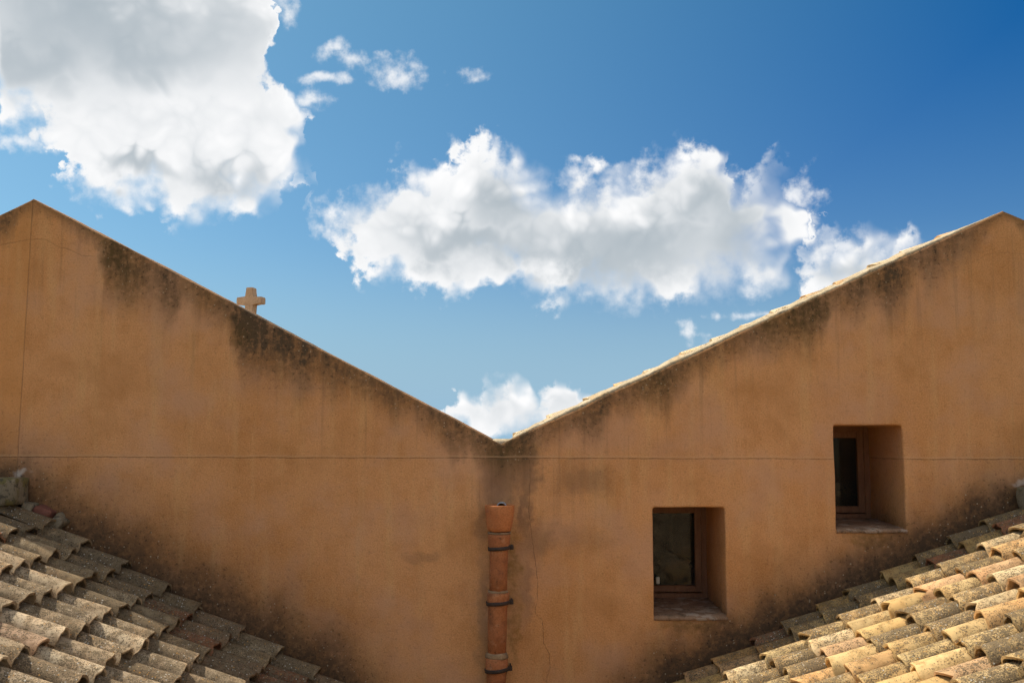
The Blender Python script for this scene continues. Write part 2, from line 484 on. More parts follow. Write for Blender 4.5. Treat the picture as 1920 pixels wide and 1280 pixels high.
    damp_shade = ell(PATCHES)
    alg = b.m('MULTIPLY', ell(ALGAE), b.ramp(blot, 0.3, 0.6, 0.4, 1.0))
    alg2 = b.m('MULTIPLY', st, b.ramp(big, 0.45, 0.6))
    col = b.mix(damp_shade, col, (0.16, 0.095, 0.058))
    col = b.mix(b.m('MULTIPLY', alg, 0.8), col, (0.16, 0.095, 0.022))
    col = b.mix(b.m('MULTIPLY', st, 0.93), col, (0.105, 0.068, 0.039))
    col = b.mix(b.m('MULTIPLY', alg2, 0.5), col, (0.13, 0.075, 0.02))
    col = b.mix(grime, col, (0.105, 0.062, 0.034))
    col = b.mix(b.m('MULTIPLY', ell([(-3.42, -0.245, 0.075, 0.030, 1.0), (3.56, -0.30, 0.08, 0.03, 0.8)]), 0.7), col, (0.60, 0.50, 0.40))
    dirt = b.m('ADD', b.m('MAXIMUM', st, grime), 0.0, clamp=True)
    # lichen specks in the stained areas
    vo = b.node('ShaderNodeTexVoronoi')
    b.put(vo.inputs['Vector'], P)
    vo.inputs['Scale'].default_value = 38
    sz = b.m('MULTIPLY_ADD', b.sep(vo.outputs['Color'])[0], 0.34, -0.14)
    speck = b.m('MULTIPLY', b.ramp(b.m('SUBTRACT', vo.outputs['Distance'], sz), 0.03, 0.0), b.ramp(dirt, 0.3, 0.6))
    col = b.mix(b.m('MULTIPLY', speck, 0.8), col, (0.42, 0.32, 0.20))
    pit = b.m('MULTIPLY', b.ramp(grain2, 0.43, 0.32), b.m('MULTIPLY_ADD', dirt, 0.6, 0.12))
    col = b.mix(pit, col, (0.045, 0.03, 0.02))

    # ---- day joint and cracks
    wob = b.m('MULTIPLY', b.m('SUBTRACT', mid, 0.5), 0.016)
    jz = b.m('ADD', b.m('MULTIPLY_ADD', X, 0.0022, 0.1445), b.m('ADD', Z, wob))
    jn = b.ramp(blot, 0.35, 0.6, 0.35, 1.0)
    j1 = b.m('MULTIPLY', b.ramp(b.m('ABSOLUTE', jz), 0.0065, 0.001), jn)
    j1b = b.m('MULTIPLY', b.ramp(b.m('ABSOLUTE', b.m('SUBTRACT', jz, 0.013)), 0.012, 0.0), 0.35)
    j2 = b.ramp(b.m('ABSOLUTE', b.m('ADD', jx, b.m('MULTIPLY', wob, 0.25))), 0.0055, 0.001, 0.0, 0.75)
    j3 = b.m('MULTIPLY', b.ramp(b.m('ABSOLUTE', b.m('ADD', X, b.m('MULTIPLY_ADD', Z, -0.018, -3.508))), 0.007, 0.001), 0.12)
    cw = b.m('MULTIPLY', b.m('SUBTRACT', blot, 0.5), 0.02)
    ca = b.m('SUBTRACT', b.m('ADD', X, cw), b.curve(Z, sorted(CRACK_A), -1.75, -0.148))
    ca = b.m('MULTIPLY', b.ramp(b.m('ABSOLUTE', ca), 0.0050, 0.001), b.m('MULTIPLY', b.ramp(Z, -0.16, -0.15, 0.85, 0.0), b.ramp(blot, 0.36, 0.56, 0.15, 1.0)))
    cb = b.m('SUBTRACT', b.m('ADD', Z, cw), b.curve(X, CRACK_B, -3.724, -2.925))
    cb = b.m('MULTIPLY', b.ramp(b.m('ABSOLUTE', cb), 0.0055, 0.001), b.ramp(X, -3.05, -2.93, 0.5, 0.0))
    cc = b.m('SUBTRACT', b.m('ADD', Z, cw), b.curve(X, CRACK_C, 3.187, 3.7))
    cc = b.m('MULTIPLY', b.ramp(b.m('ABSOLUTE', cc), 0.005, 0.001), b.ramp(X, 3.19, 3.3, 0.0, 0.3))
    line = b.m('MAXIMUM', b.m('MAXIMUM', b.m('MAXIMUM', j1, j2), b.m('MAXIMUM', j3, ca)), b.m('MAXIMUM', cb, cc))
    col = b.mix(j1b, col, (0.60, 0.37, 0.20))
    col = b.mix(b.m('MULTIPLY', line, 0.40), col, (0.10, 0.06, 0.035))
    b.put(pr.inputs['Base Color'], col)
    pr.inputs['Roughness'].default_value = 0.96
    pr.inputs['Specular IOR Level'].default_value = 0.1
    h = b.m('ADD', b.m('MULTIPLY', grain, 0.25), b.m('ADD', b.m('MULTIPLY', grain2, 0.35), b.m('MULTIPLY', mid, 1.2)))
    h = b.m('SUBTRACT', h, b.m('MULTIPLY', line, 0.8))
    bump(b, pr, h, 0.55, 0.012)
    return m


def make_tile_mat():
    m, b, pr = new_mat('terracotta_tile')
    g = b.node('ShaderNodeNewGeometry')
    P = g.outputs['Position']
    oi = b.node('ShaderNodeObjectInfo')
    rim = b.node('ShaderNodeAttribute', attribute_name='rim')
    rnd = b.m('FRACT', b.m('ADD', b.m('MULTIPLY', oi.outputs['Random'], 7.31), g.outputs['Random Per Island']))
    off = b.comb(b.m('MULTIPLY', rnd, 37.0), b.m('MULTIPLY', rnd, 91.0), 0.0)
    Q = b.v('ADD', P, off)
    base = oi.outputs['Color']
    lich = oi.outputs['Alpha']
    # clay: firing clouds and grain
    fire = b.noise(Q, 6, 2, 0.6)
    base = b.mix(b.m('MULTIPLY', b.ramp(fire, 0.4, 0.7), 0.5), base, b.mix(1.0, base, (1.18, 0.98, 0.82), 'MULTIPLY'))
    base = b.mix(b.m('MULTIPLY', b.ramp(fire, 0.5, 0.28), 0.5), base, b.mix(1.0, base, (0.72, 0.66, 0.62), 'MULTIPLY'))
    base = b.mix(b.ramp(rnd, 0.0, 1.0, 0.0, 0.35), base, b.mix(1.0, base, (0.8, 0.74, 0.66), 'MULTIPLY'))
    base = b.mix(b.m('MULTIPLY', rim.outputs['Fac'], 0.6), base, b.mix(1.0, base, (1.22, 1.18, 1.10), 'MULTIPLY'))
    # lichen: grey-brown crust in speckles
    n1 = b.noise(Q, 120, 2, 0.8)
    n2 = b.noise(Q, 16, 3, 0.65)
    n3 = b.noise(Q, 5, 1, 0.5)
    cov = b.m('ADD', b.m('MULTIPLY_ADD', b.m('SUBTRACT', n2, 0.5), 1.7, lich), b.m('MULTIPLY', b.m('SUBTRACT', n3, 0.5), 1.3))
    cov = b.m('SUBTRACT', cov, b.m('MULTIPLY', rim.outputs['Fac'], 0.5))
    thr = b.m('MULTIPLY_ADD', cov, -0.17, 0.635)
    base = b.mix(b.m('MULTIPLY', b.ramp(b.m('ADD', n2, b.m('MULTIPLY', lich, 0.16)), 0.48, 0.74), 0.75), base, b.mix(1.0, base, (0.60, 0.55, 0.48), 'MULTIPLY'))
    k1 = b.ramp(b.m('SUBTRACT', n1, thr), -0.02, 0.05)
    col = b.mix(b.m('MULTIPLY', k1, 0.92), base, (0.085, 0.062, 0.038))
    k1b = b.ramp(b.m('SUBTRACT', b.noise(Q, 55, 2, 0.7), thr), -0.02, 0.07)
    col = b.mix(b.m('MULTIPLY', k1b, 0.75), col, (0.18, 0.13, 0.075))
    # pale and orange rosettes
    vo = b.node('ShaderNodeTexVoronoi')
    b.put(vo.inputs['Vector'], Q)
    vo.inputs['Scale'].default_value = 70
    vc = b.sep(vo.outputs['Color'])
    spot = b.m('MULTIPLY', b.ramp(b.m('SUBTRACT', vo.outputs['Distance'], b.m('MULTIPLY_ADD', vc[0], 0.62, -0.28)), 0.05, 0.0), b.ramp(cov, 0.3, 0.8))
    rc = b.mix(b.ramp(vc[1], 0.60, 0.64), (0.50, 0.47, 0.40), (0.50, 0.25, 0.06))
    col = b.mix(b.m('MULTIPLY', spot, 0.75), col, rc)
    b.put(pr.inputs['Base Color'], col)
    pr.inputs['Roughness'].default_value = 0.92
    pr.inputs['Specular IOR Level'].default_value = 0.2
    h = b.m('ADD', b.m('MULTIPLY', n1, 0.5), b.m('ADD', b.m('MULTIPLY', k1, 0.25), b.m('MULTIPLY', n2, 0.8)))
    bump(b, pr, h, 0.6, 0.008)
    return m


def make_simple(name, c1, c2, scale, rough=0.9, bstr=0.4, spots=None, spec=0.25, stretch=(1, 1, 1)):
    m, b, pr = new_mat(name)
    tc = b.node('ShaderNodeTexCoord')
    P = b.v('MULTIPLY', tc.outputs['Object'], stretch)
    n = b.noise(P, scale, 5, 0.62)
    g = b.noise(P, scale * 12, 4, 0.65)
    col = b.mix(b.ramp(n, 0.32, 0.68), c1, c2)
    col = b.mix(b.m('MULTIPLY', b.ramp(g, 0.55, 0.35), 0.4), col, tuple(0.45 * v for v in c1))
    if spots:
        for (sc, lo, hi, cc, amt) in spots:
            col = b.mix(b.m('MULTIPLY', b.ramp(b.noise(b.v('ADD', P, (sc, 0, 3.1)), sc, 5, 0.65), lo, hi), amt), col, cc)
    b.put(pr.inputs['Base Color'], col)
    pr.inputs['Roughness'].default_value = rough
    pr.inputs['Specular IOR Level'].default_value = spec
    bump(b, pr, b.m('ADD', n, b.m('MULTIPLY', g, 0.5)), bstr, 0.006)
    return m


M_WALL = make_wall_mat()
M_TILE = make_tile_mat()
M_MORTAR = make_simple('roof_mortar', (0.42, 0.32, 0.19), (0.52, 0.42, 0.28), 9, spots=[(30, 0.52, 0.66, (0.16, 0.12, 0.08), 0.8), (14, 0.55, 0.7, (0.50, 0.30, 0.12), 0.6)])
M_DECK = make_simple('roof_bedding', (0.20, 0.15, 0.10), (0.28, 0.21, 0.14), 6)
M_REAR = make_simple('rear_roof_clay', (0.55, 0.37, 0.19), (0.62, 0.45, 0.26), 6)
M_PIPE = make_simple('terracotta_pipe', (0.37, 0.125, 0.045), (0.45, 0.165, 0.06), 7, rough=0.8, bstr=0.7, spots=[(5, 0.50, 0.68, (0.20, 0.075, 0.035), 0.8), (17, 0.54, 0.68, (0.50, 0.25, 0.12), 0.5), (44, 0.58, 0.68, (0.10, 0.055, 0.03), 0.7)])
M_HOPPER = make_simple('terracotta_hopper', (0.47, 0.155, 0.05), (0.55, 0.205, 0.07), 9, rough=0.75, spots=[(14, 0.56, 0.7, (0.30, 0.12, 0.06), 0.6)])
M_LIME = make_simple('lime_mortar', (0.27, 0.165, 0.085), (0.36, 0.235, 0.13), 18, spots=[(25, 0.5, 0.65, (0.14, 0.10, 0.07), 0.7)])
M_IRON = make_simple('rusted_iron', (0.035, 0.022, 0.016), (0.06, 0.035, 0.022), 30, rough=0.7, spec=0.4)
M_SPOUT = make_simple('grey_spout', (0.30, 0.31, 0.32), (0.38, 0.39, 0.40), 10, rough=0.5, spec=0.5)
M_WOOD = make_simple('brown_window_wood', (0.22, 0.095, 0.042), (0.30, 0.135, 0.06), 5, rough=0.6, stretch=(6, 6, 1), spec=0.35)
M_STONE = make_simple('cross_stone', (0.50, 0.33, 0.20), (0.58, 0.40, 0.26), 9, spots=[(40, 0.56, 0.68, (0.18, 0.12, 0.08), 0.6)])
M_BLOCK = make_simple('mossy_block', (0.18, 0.14, 0.085), (0.25, 0.20, 0.13), 9, spots=[(8, 0.50, 0.60, (0.13, 0.105, 0.03), 0.85), (26, 0.5, 0.62, (0.06, 0.05, 0.035), 0.8)])
M_BRICK = make_simple('red_brick', (0.17, 0.065, 0.045), (0.22, 0.085, 0.055), 14, spots=[(20, 0.55, 0.7, (0.12, 0.06, 0.045), 0.7)])
M_SILL = make_simple('plaster_sill', (0.24, 0.135, 0.075), (0.32, 0.19, 0.11), 8, spots=[(9, 0.5, 0.6, (0.46, 0.36, 0.27), 0.6), (20, 0.52, 0.65, (0.09, 0.06, 0.035), 0.7)])
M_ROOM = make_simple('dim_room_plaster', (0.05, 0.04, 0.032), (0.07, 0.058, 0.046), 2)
M_GROUND = make_simple('dry_ground', (0.17, 0.13, 0.07), (0.24, 0.19, 0.11), 0.012, spots=[(0.006, 0.48, 0.56, (0.08, 0.10, 0.04), 0.8)])
M_HOUSE = make_simple('lower_render', (0.42, 0.24, 0.12), (0.48, 0.29, 0.15), 1.0)
M_PAPER = make_simple('pale_plastic', (0.72, 0.66, 0.50), (0.78, 0.72, 0.56), 20, rough=0.5)


def make_glass():
    m = bpy.data.materials.new('window_glass')
    m.use_nodes = True
    nt = m.node_tree
    nt.nodes.clear()
    b = NB(nt)
    out = b.node('ShaderNodeOutputMaterial')
    tr = b.node('ShaderNodeBsdfTransparent')
    tr.inputs[0].default_value = (0.72, 0.74, 0.72, 1)
    gl = b.node('ShaderNodeBsdfGlossy')
    gl.inputs['Roughness'].default_value = 0.04
    gl.inputs['Color'].default_value = (0.8, 0.8, 0.8, 1)
    tc = b.node('ShaderNodeTexCoord')
    n = b.node('ShaderNodeBump')
    n.inputs['Strength'].default_value = 0.08
    b.put(n.inputs['Height'], b.noise(tc.outputs['Object'], 5, 2, 0.5))
    b.put(gl.inputs['Normal'], n.outputs[0])
    df = b.node('ShaderNodeBsdfDiffuse')
    df.inputs[0].default_value = (0.30, 0.27, 0.23, 1)
    fr = b.node('ShaderNodeFresnel')
    fr.inputs[0].default_value = 1.33
    mx0 = b.node('ShaderNodeMixShader')
    dust = b.ramp(b.noise(tc.outputs['Object'], 6, 4, 0.6), 0.35, 0.75, 0.03, 0.09)
    b.put(mx0.inputs[0], dust)
    nt.links.new(tr.outputs[0], mx0.inputs[1])
    nt.links.new(df.outputs[0], mx0.inputs[2])
    mx = b.node('ShaderNodeMixShader')
    nt.links.new(fr.outputs[0], mx.inputs[0])
    nt.links.new(mx0.outputs[0], mx.inputs[1])
    nt.links.new(gl.outputs[0], mx.inputs[2])
    nt.links.new(mx.outputs[0], out.inputs[0])
    return m


M_GLASS = make_glass()

# ------------------------------------------------------------------ ground
S = 6000.0
ground = link('ground', mesh('ground', [(-S, -S, 0), (S, -S, 0), (S, S, 0), (-S, S, 0)], [(0, 1, 2, 3)]), None, M_GROUND)
tag(ground, 'dry brown ground far below the roofs', None, None, 'structure')

# ------------------------------------------------------------------ the building behind: double gable wall, windows, rear roofs
building = empty('gabled_building', (0, 0, EYE))
tag(building, 'ochre rendered building with two gables meeting in a valley, two small deep windows', 'building')

WINDOWS = [(0.979, 1.480, -1.231, -0.481), (2.253, 2.735, -0.639, 0.088)]
DEPTH = 0.66                                # from the wall face to the window frame
THICK = 0.80


def rake_z(x):
    return max(PEAK_L[1] - SL_L * abs(x - PEAK_L[0]), PEAK_R[1] - SL_R * abs(x - PEAK_R[0]))


def build_wall():
    vs, fs = [], []
    # top outline, slightly uneven as hand-rendered edges are
    xs = set([PEAK_L[0], VALLEY[0], PEAK_R[0]])
    x = -6.6
    while x < 6.7:
        xs.add(round(x, 3))
        x += 0.09
    xs = sorted(xs)
    top = []
    for x in xs:
        j = 0.007 * pnoise((x * 3.1, 0.3, 0)) + 0.004 * pnoise((x * 11.0, 1.3, 0))
        top.append((x, rake_z(x) + (0 if x in (PEAK_L[0], PEAK_R[0]) else j)))
    r = 0.014
    rings = []
    for (y, dz) in ((0.0, r), (0.3 * r, 0.3 * r), (r, 0.0), (THICK, 0.0)):
        ring = []
        for (x, z) in top:
            ring.append(len(vs))
            vs.append((x, y, z - dz))
        rings.append(ring)
    for a, c in zip(rings, rings[1:]):
        for i in range(len(top) - 1):
            fs.append((a[i], a[i + 1], c[i + 1], c[i]))
    zb = -EYE
    ib = [len(vs), len(vs) + 1]
    vs += [(xs[-1], 0, zb), (xs[0], 0, zb)]
    outer = rings[0] + ib
    # openings with rounded arrises
    holes, deep = [], []
    for wi, (x0, x1, z0, z1) in enumerate(WINDOWS):
        def loop(grow, y):
            ids = []
            rc = 0.018 + grow * 0.3
            for (cx, cz, a0) in ((x1 + grow - rc, z1 + grow - rc, 0), (x0 - grow + rc, z1 + grow - rc, 90), (x0 - grow + rc, z0 - grow + rc, 180), (x1 + grow - rc, z0 - grow + rc, 270)):
                for k in range(5):
                    a = math.radians(a0 + 22.5 * k)
                    ids.append(len(vs))
                    q = (cx + rc * math.cos(a), cz + rc * math.sin(a))
                    j = 0.006 * pnoise((q[0] * 7, q[1] * 7, 5.0))
                    vs.append((q[0] + j, y, q[1] + j))
                # a few points along the straight edge, so that it is not ruler-straight
                nx = {0: (-1, 0), 90: (0, -1), 180: (1, 0), 270: (0, 1)}[a0]
                ln = (x1 - x0 if nx[0] else z1 - z0) + 2 * grow - 2 * rc
                bx, bz = vs[ids[-1]][0], vs[ids[-1]][2]
                for k in range(1, 6):
                    t = ln * k / 6
                    j = 0.007 * pnoise((bx * 3 + t * 5, bz * 3 + wi, 2.0))
                    ids.append(len(vs))
                    vs.append((bx + nx[0] * t + (0 if nx[0] else j), y, bz + nx[1] * t + (j if nx[0] else 0)))
            return ids
        rr = 0.013
        ls = [loop(rr, 0.0), loop(0.3 * rr, 0.3 * rr), loop(0.0, rr), loop(-0.004, THICK)]
        holes.append(ls[0])
        for a, c in zip(ls, ls[1:]):
            n = len(a)
            for i in range(n):
                fs.append((a[i], a[(i + 1) % n], c[(i + 1) % n], c[i]))
        deep.append(ls[-1])
    polys = [[Vector((vs[i][0], vs[i][2], 0)) for i in lp] for lp in [outer] + holes]
    idx = [i for lp in [outer] + holes for i in lp]
    for t in tessellate_polygon(polys):
        fs.append(tuple(idx[k] for k in t))
    # back face
    ob = rings[-1] + [len(vs), len(vs) + 1]
    vs.extend([(xs[-1], THICK, zb), (xs[0], THICK, zb)])
    polys = [[Vector((vs[i][0], vs[i][2], 0)) for i in lp] for lp in [ob] + deep]
    idx = [i for lp in [ob] + deep for i in lp]
    for t in tessellate_polygon(polys):
        fs.append(tuple(idx[k] for k in t))
    bm = bmesh.new()
    me = mesh('gable_wall', vs, fs)
    bm.from_mesh(me)
    bmesh.ops.recalc_face_normals(bm, faces=bm.faces)
    bm.to_mesh(me)
    bm.free()
    return me


link('gable_wall', build_wall(), building, M_WALL)


def build_window(i, x0, x1, z0, z1):
    """The frame stands back in the reveal; casement hinged on the east side."""
    y0 = DEPTH
    fw = 0.045
    e = 0.012                               # the frame sits a little into the plaster
    bm = bmesh.new()
    fx0, fx1, fz0, fz1 = x0 - e, x1 + e, z0 - e, z1 + e
    # outer frame
    box_bm(fx0, fx0 + fw + e, y0, y0 + 0.07, fz0, fz1, 0.003, bm=bm)
    box_bm(fx1 - fw - e, fx1, y0, y0 + 0.07, fz0, fz1, 0.003, bm=bm)
    box_bm(fx0 + fw + e, fx1 - fw - e, y0 + 0.002, y0 + 0.07, fz1 - fw - e, fz1, 0.003, bm=bm)
    box_bm(fx0 + fw + e, fx1 - fw - e, y0 + 0.002, y0 + 0.07, fz0, fz0 + fw + 0.03, 0.003, bm=bm)
    win = link('window', from_bm('window_frame', bm), building, M_WOOD)
    # casement
    sx0, sx1, sz0, sz1 = x0 + fw - 0.004, x1 - fw + 0.004, z0 + fw + 0.024, z1 - fw + 0.004
    sw = 0.05
    bm = bmesh.new()
    yc = y0 + 0.014
    box_bm(sx0, sx0 + sw, yc, yc + 0.045, sz0, sz1, 0.004, bm=bm)
    box_bm(sx1 - sw, sx1, yc, yc + 0.045, sz0, sz1, 0.004, bm=bm)
    box_bm(sx0 + sw, sx1 - sw, yc + 0.002, yc + 0.045, sz1 - sw, sz1, 0.004, bm=bm)
    box_bm(sx0 + sw, sx1 - sw, yc + 0.002, yc + 0.045, sz0, sz0 + sw, 0.004, bm=bm)
    link('sash', from_bm('sash', bm), win, M_WOOD)
    bm = box_bm(sx0 + sw - 0.006, sx1 - sw + 0.006, yc + 0.022, yc + 0.027, sz0 + sw - 0.006, sz1 - sw + 0.006)
    link('pane', from_bm('pane', bm), win, M_GLASS)
    # hinges
    for hz in (0.16, 0.84):
        zc = sz0 + (sz1 - sz0) * hz
        me = lathe('hinge', [(0.0005, -0.03), (0.006, -0.03), (0.006, 0.03), (0.0005, 0.03)], 10)
        link('hinge', me, win, M_IRON, (sx1 + 0.001, yc - 0.006, zc))
    # sill bed: uneven troweled slab with a worn, slightly proud nose
    n, mrows = 16, 12
    vs, fs = [], []
    for a in range(mrows + 1):
        for k in range(n + 1):
            t = k / n
            yy = -0.012 + (y0 + 0.012) * a / mrows
            xx = (x0 - 0.004) + (x1 - x0 + 0.008) * t
            zz = z0 + 0.010 + 0.022 * a / mrows + 0.006 * pnoise((xx * 9, yy * 9, i * 3.0))
            if a == 0:
                zz -= 0.012
                yy -= 0.006 * pnoise((xx * 14, 2.0, i))
            vs.append((xx, yy, zz))
    for a in range(mrows):
        for k in range(n):
            q = a * (n + 1) + k
            fs.append((q, q + 1, q + n + 2, q + n + 1))
    base = len(vs)
    for k in range(n + 1):
        xx, yy, zz = vs[k]
        vs.append((xx, yy + 0.004, z0 - 0.018 + 0.006 * pnoise((xx * 18, 7.0, i))))
    for k in range(n):
        fs.append((k, base + k, base + k + 1, k + 1))
    base2 = len(vs)
    for k in range(n + 1):
        xx, yy, zz = vs[base + k]
        vs.append((xx, 0.004, zz - 0.004))
    for k in range(n):
        fs.append((base + k, base2 + k, base2 + k + 1, base + k + 1))
    link('sill', mesh('sill', vs, fs, True), win, M_SILL)
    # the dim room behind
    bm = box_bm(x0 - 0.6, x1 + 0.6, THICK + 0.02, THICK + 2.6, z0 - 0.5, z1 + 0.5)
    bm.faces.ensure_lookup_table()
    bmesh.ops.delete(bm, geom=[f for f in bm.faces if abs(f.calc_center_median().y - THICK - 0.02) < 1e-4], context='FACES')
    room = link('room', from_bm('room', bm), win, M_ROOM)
    return win


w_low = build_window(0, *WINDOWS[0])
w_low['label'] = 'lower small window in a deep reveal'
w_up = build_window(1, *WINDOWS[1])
w_up['label'] = 'upper small window in a deep reveal'
# pale catch at the foot of the lower casement
bm = box_bm(1.086, 1.112, DEPTH - 0.03, DEPTH - 0.004, -1.095, -1.045, 0.004, 2)
link('catch', from_bm('catch', bm), w_low, M_PAPER)


# ------------------------------------------------------------------ barrel tiles
def tile_mesh(name, L, w0, w1, h0, h1, th, flip=False, seed=0, chip=True):
    """Barrel tile. Local x runs down the slope, low end at x = 0, crest at z = 0."""
    rg = random.Random(seed)
    na = 8
    st = [0.0, -0.014, -L * 0.33, -L * 0.68, -L]
    vs, fs, rim = [], [], []
    lo = [rg.uniform(-0.008, 0.008) for _ in range(na + 1)]
    if chip and rg.random() < 0.7:
        c = rg.randrange(na + 1)
        lo[c] -= rg.uniform(0.012, 0.04)
        if c + 1 <= na:
            lo[c + 1] -= rg.uniform(0.0, 0.014)
    skew = rg.uniform(-0.05, 0.05)
    bul = [rg.uniform(-0.0035, 0.0035) for _ in st]
    for layer in (0, 1):
        for i, x in enumerate(st):
            t = -x / L
            w = w0 + (w1 - w0) * t + bul[i] - layer * th
            h = h0 + (h1 - h0) * t + bul[i] * 0.6
            for k in range(na + 1):
                a = math.radians(8 + 164 * k / na)
                xx = x + (lo[k] if i < 2 else 0)
                yy = w * math.cos(a) + skew * h * t * 0.4
                top = h * math.sin(a) - h
                zz = top - (layer * th * (0.35 + 0.65 * math.sin(a)))
                if flip:
                    zz = -zz
                vs.append((xx, yy, zz))
                rim.append(1.0 if i == 0 else (0.35 if i == 1 else 0.0))
    n = na + 1
    off = n * len(st)
    for i in range(len(st) - 1):
        for k in range(na):
            q = i * n + k
            fs.append((q, q + 1, q + n + 1, q + n))
            fs.append((off + q, off + q + n, off + q + n + 1, off + q + 1))
    for k in range(na):
        fs.append((k, off + k, off + k + 1, k + 1))
        q = (len(st) - 1) * n + k
        fs.append((q, q + 1, off + q + 1, off + q))
    for i in range(len(st) - 1):
        q = i * n
        fs.append((q, q + n, off + q + n, off + q))
        q = i * n + na
        fs.append((q, off + q, off + q + n, q + n))
    me = mesh(name, vs, fs, True)
    bm = bmesh.new()
    bm.from_mesh(me)
    bmesh.ops.recalc_face_normals(bm, faces=bm.faces)
    for e in bm.edges:
        if len(e.link_faces) == 2 and e.calc_face_angle(0) > 0.9:
            e.smooth = False
    bm.to_mesh(me)
    bm.free()
    at = me.attributes.new('rim', 'FLOAT', 'POINT')
    at.data.foreach_set('value', rim)
    me.materials.append(M_TILE)
    return me


COVERS = [tile_mesh('cover_tile', 0.41, 0.091, 0.071, 0.092, 0.070, 0.013, seed=s) for s in range(9)]
CHANNELS = [tile_mesh('channel_tile', 0.42, 0.080, 0.097, 0.058, 0.070, 0.013, flip=True, seed=50 + s, chip=False) for s in range(4)]

PAL_R = [((0.62, 0.42, 0.18), 0.15), ((0.64, 0.45, 0.21), 0.3), ((0.58, 0.40, 0.18), 0.6), ((0.58, 0.41, 0.19), 0.8), ((0.52, 0.37, 0.18), 1.0),
         ((0.61, 0.38, 0.17), 0.5), ((0.64, 0.49, 0.28), 0.5), ((0.60, 0.38, 0.20), 0.35), ((0.58, 0.42, 0.20), 0.7), ((0.55, 0.39, 0.19), 0.9)]
PAL_L = [((0.44, 0.335, 0.215), 0.6), ((0.38, 0.29, 0.185), 0.8), ((0.52, 0.41, 0.275), 0.45), ((0.38, 0.28, 0.175), 0.95), ((0.36, 0.28, 0.185), 0.75), ((0.50, 0.395, 0.26), 0.55), ((0.42, 0.285, 0.185), 0.65)]
RED = ((0.42, 0.20, 0.115), 0.6)

F_PX = 1867.0
TILT = math.radians(5.507)


def in_view(p, margin=70):
    """Does a point (eye-relative height) show in the photograph's frame?"""
    dx, dy, dz = p[0], p[1] + 7.0, p[2]
    fwd = dy * math.cos(TILT) + dz * math.sin(TILT)
    if fwd < 0.3:
        return False
    u = F_PX * dx / fwd + 960
    v = 640 - F_PX * (-dy * math.sin(TILT) + dz * math.cos(TILT)) / fwd
    return -margin < u < 1920 + margin and v < 1280 + margin


def tiled_slope(root, side, m, c, x_ridge, x_valley, expo, x_lip, y_first, y_step, pal, red_cells, y_end, back=False):
    """side +1: falls towards +x; -1: falls towards -x."""
    ang = math.atan(abs(m))
    s = Vector((side * math.cos(ang), 0, -math.sin(ang)))
    n = Vector((side * math.sin(ang), 0, math.cos(ang)))
    yv = n.cross(s)
    tilt = math.atan(0.072 / 0.41)
    rot0 = Matrix((s, yv, n)).transposed()
    dxr = expo * math.cos(ang)
    lo, hi = min(x_ridge, x_valley), max(x_ridge, x_valley)
    rg = random.Random(int(31 + 10 * abs(m) * side))
    rest = {'cover': [], 'channel': []}
    ncol = int((y_first - y_end) / y_step)
    for col in range(-1, ncol):
        yc = y_first - col * y_step
        phase = rg.uniform(-0.012, 0.012)
        for kind in ('channel', 'cover'):
            if kind == 'cover' and col < 0:
                continue
            yk = yc - (y_step / 2 if kind == 'channel' else 0)
            k0 = int(math.floor((lo - x_lip) / dxr)) - 1
            k1 = int(math.ceil((hi - x_lip) / dxr)) + 1
            for k in range(k0, k1 + 1):
                xl = x_lip + k * dxr + phase
                top_x = xl - side * 0.38 * math.cos(ang)
                if not (lo - 0.02 <= xl <= hi + 0.02) or (xl - x_ridge) * side < 0.34 * math.cos(ang):
                    continue
                jit = 1.0 if kind == 'cover' else 0.6
                pos = Vector((xl, yk, m * xl + c))
                if kind == 'cover' and col == 0 and not back and side > 0:
                    pos += n * 0.035        # bedded up against the wall
                if kind == 'channel':
                    pos += n * -0.150
                pos += n * rg.uniform(-0.009, 0.009) * jit + yv * rg.uniform(-0.009, 0.009) * jit + s * rg.uniform(-0.026, 0.026) * jit
                r = rot0 @ Matrix.Rotation(-tilt + rg.uniform(-0.014, 0.014), 3, 'Y')
                r = r @ Matrix.Rotation(rg.uniform(-0.045, 0.045) * jit, 3, 'Z') @ Matrix.Rotation(rg.uniform(-0.07, 0.07) * jit, 3, 'X')
                mat = Matrix.Translation(pos) @ r.to_4x4()
                me = rg.choice(COVERS if kind == 'cover' else CHANNELS)
                base, lich = rg.choice(pal)
                if (col, k) in red_cells or rg.random() < 0.02:
                    base, lich = RED
                if not back and col < (4 if side > 0 else 2):      # mossy by the wall; colour also darkened to deepen its shadow band
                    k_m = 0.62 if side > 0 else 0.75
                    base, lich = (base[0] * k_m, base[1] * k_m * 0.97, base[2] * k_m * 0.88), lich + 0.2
                sh = rg.uniform(0.82, 1.12)
                mid = pos - s * 0.15
                vis = not back and yk > -4.4 and (in_view(mid) or in_view(pos))
                if kind == 'channel' and vis:
                    vis = in_view(pos, 20) and in_view(mid, 20)
                if vis:
                    o = bpy.data.objects.new(kind + '_tile', me)
                    COL.objects.link(o)
                    o.parent = root
                    o.matrix_local = mat
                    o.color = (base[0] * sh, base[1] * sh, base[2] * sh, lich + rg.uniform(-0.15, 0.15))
                else:
                    rest[kind].append((mat, me))
    vs, fs = [], []
    for kind in rest:
        for mat, me in rest[kind]:
            o0 = len(vs)
            vs.extend([mat @ v.co for v in me.vertices])
            fs.extend([tuple(o0 + i for i in p.vertices) for p in me.polygons])
    if vs:
        me = mesh('tile_field', vs, fs, True)
        o = link('tile_field', me, root, M_TILE)
        o.color = (0.54, 0.41, 0.25, 0.6)
        o['kind'] = 'stuff'
    return s, n


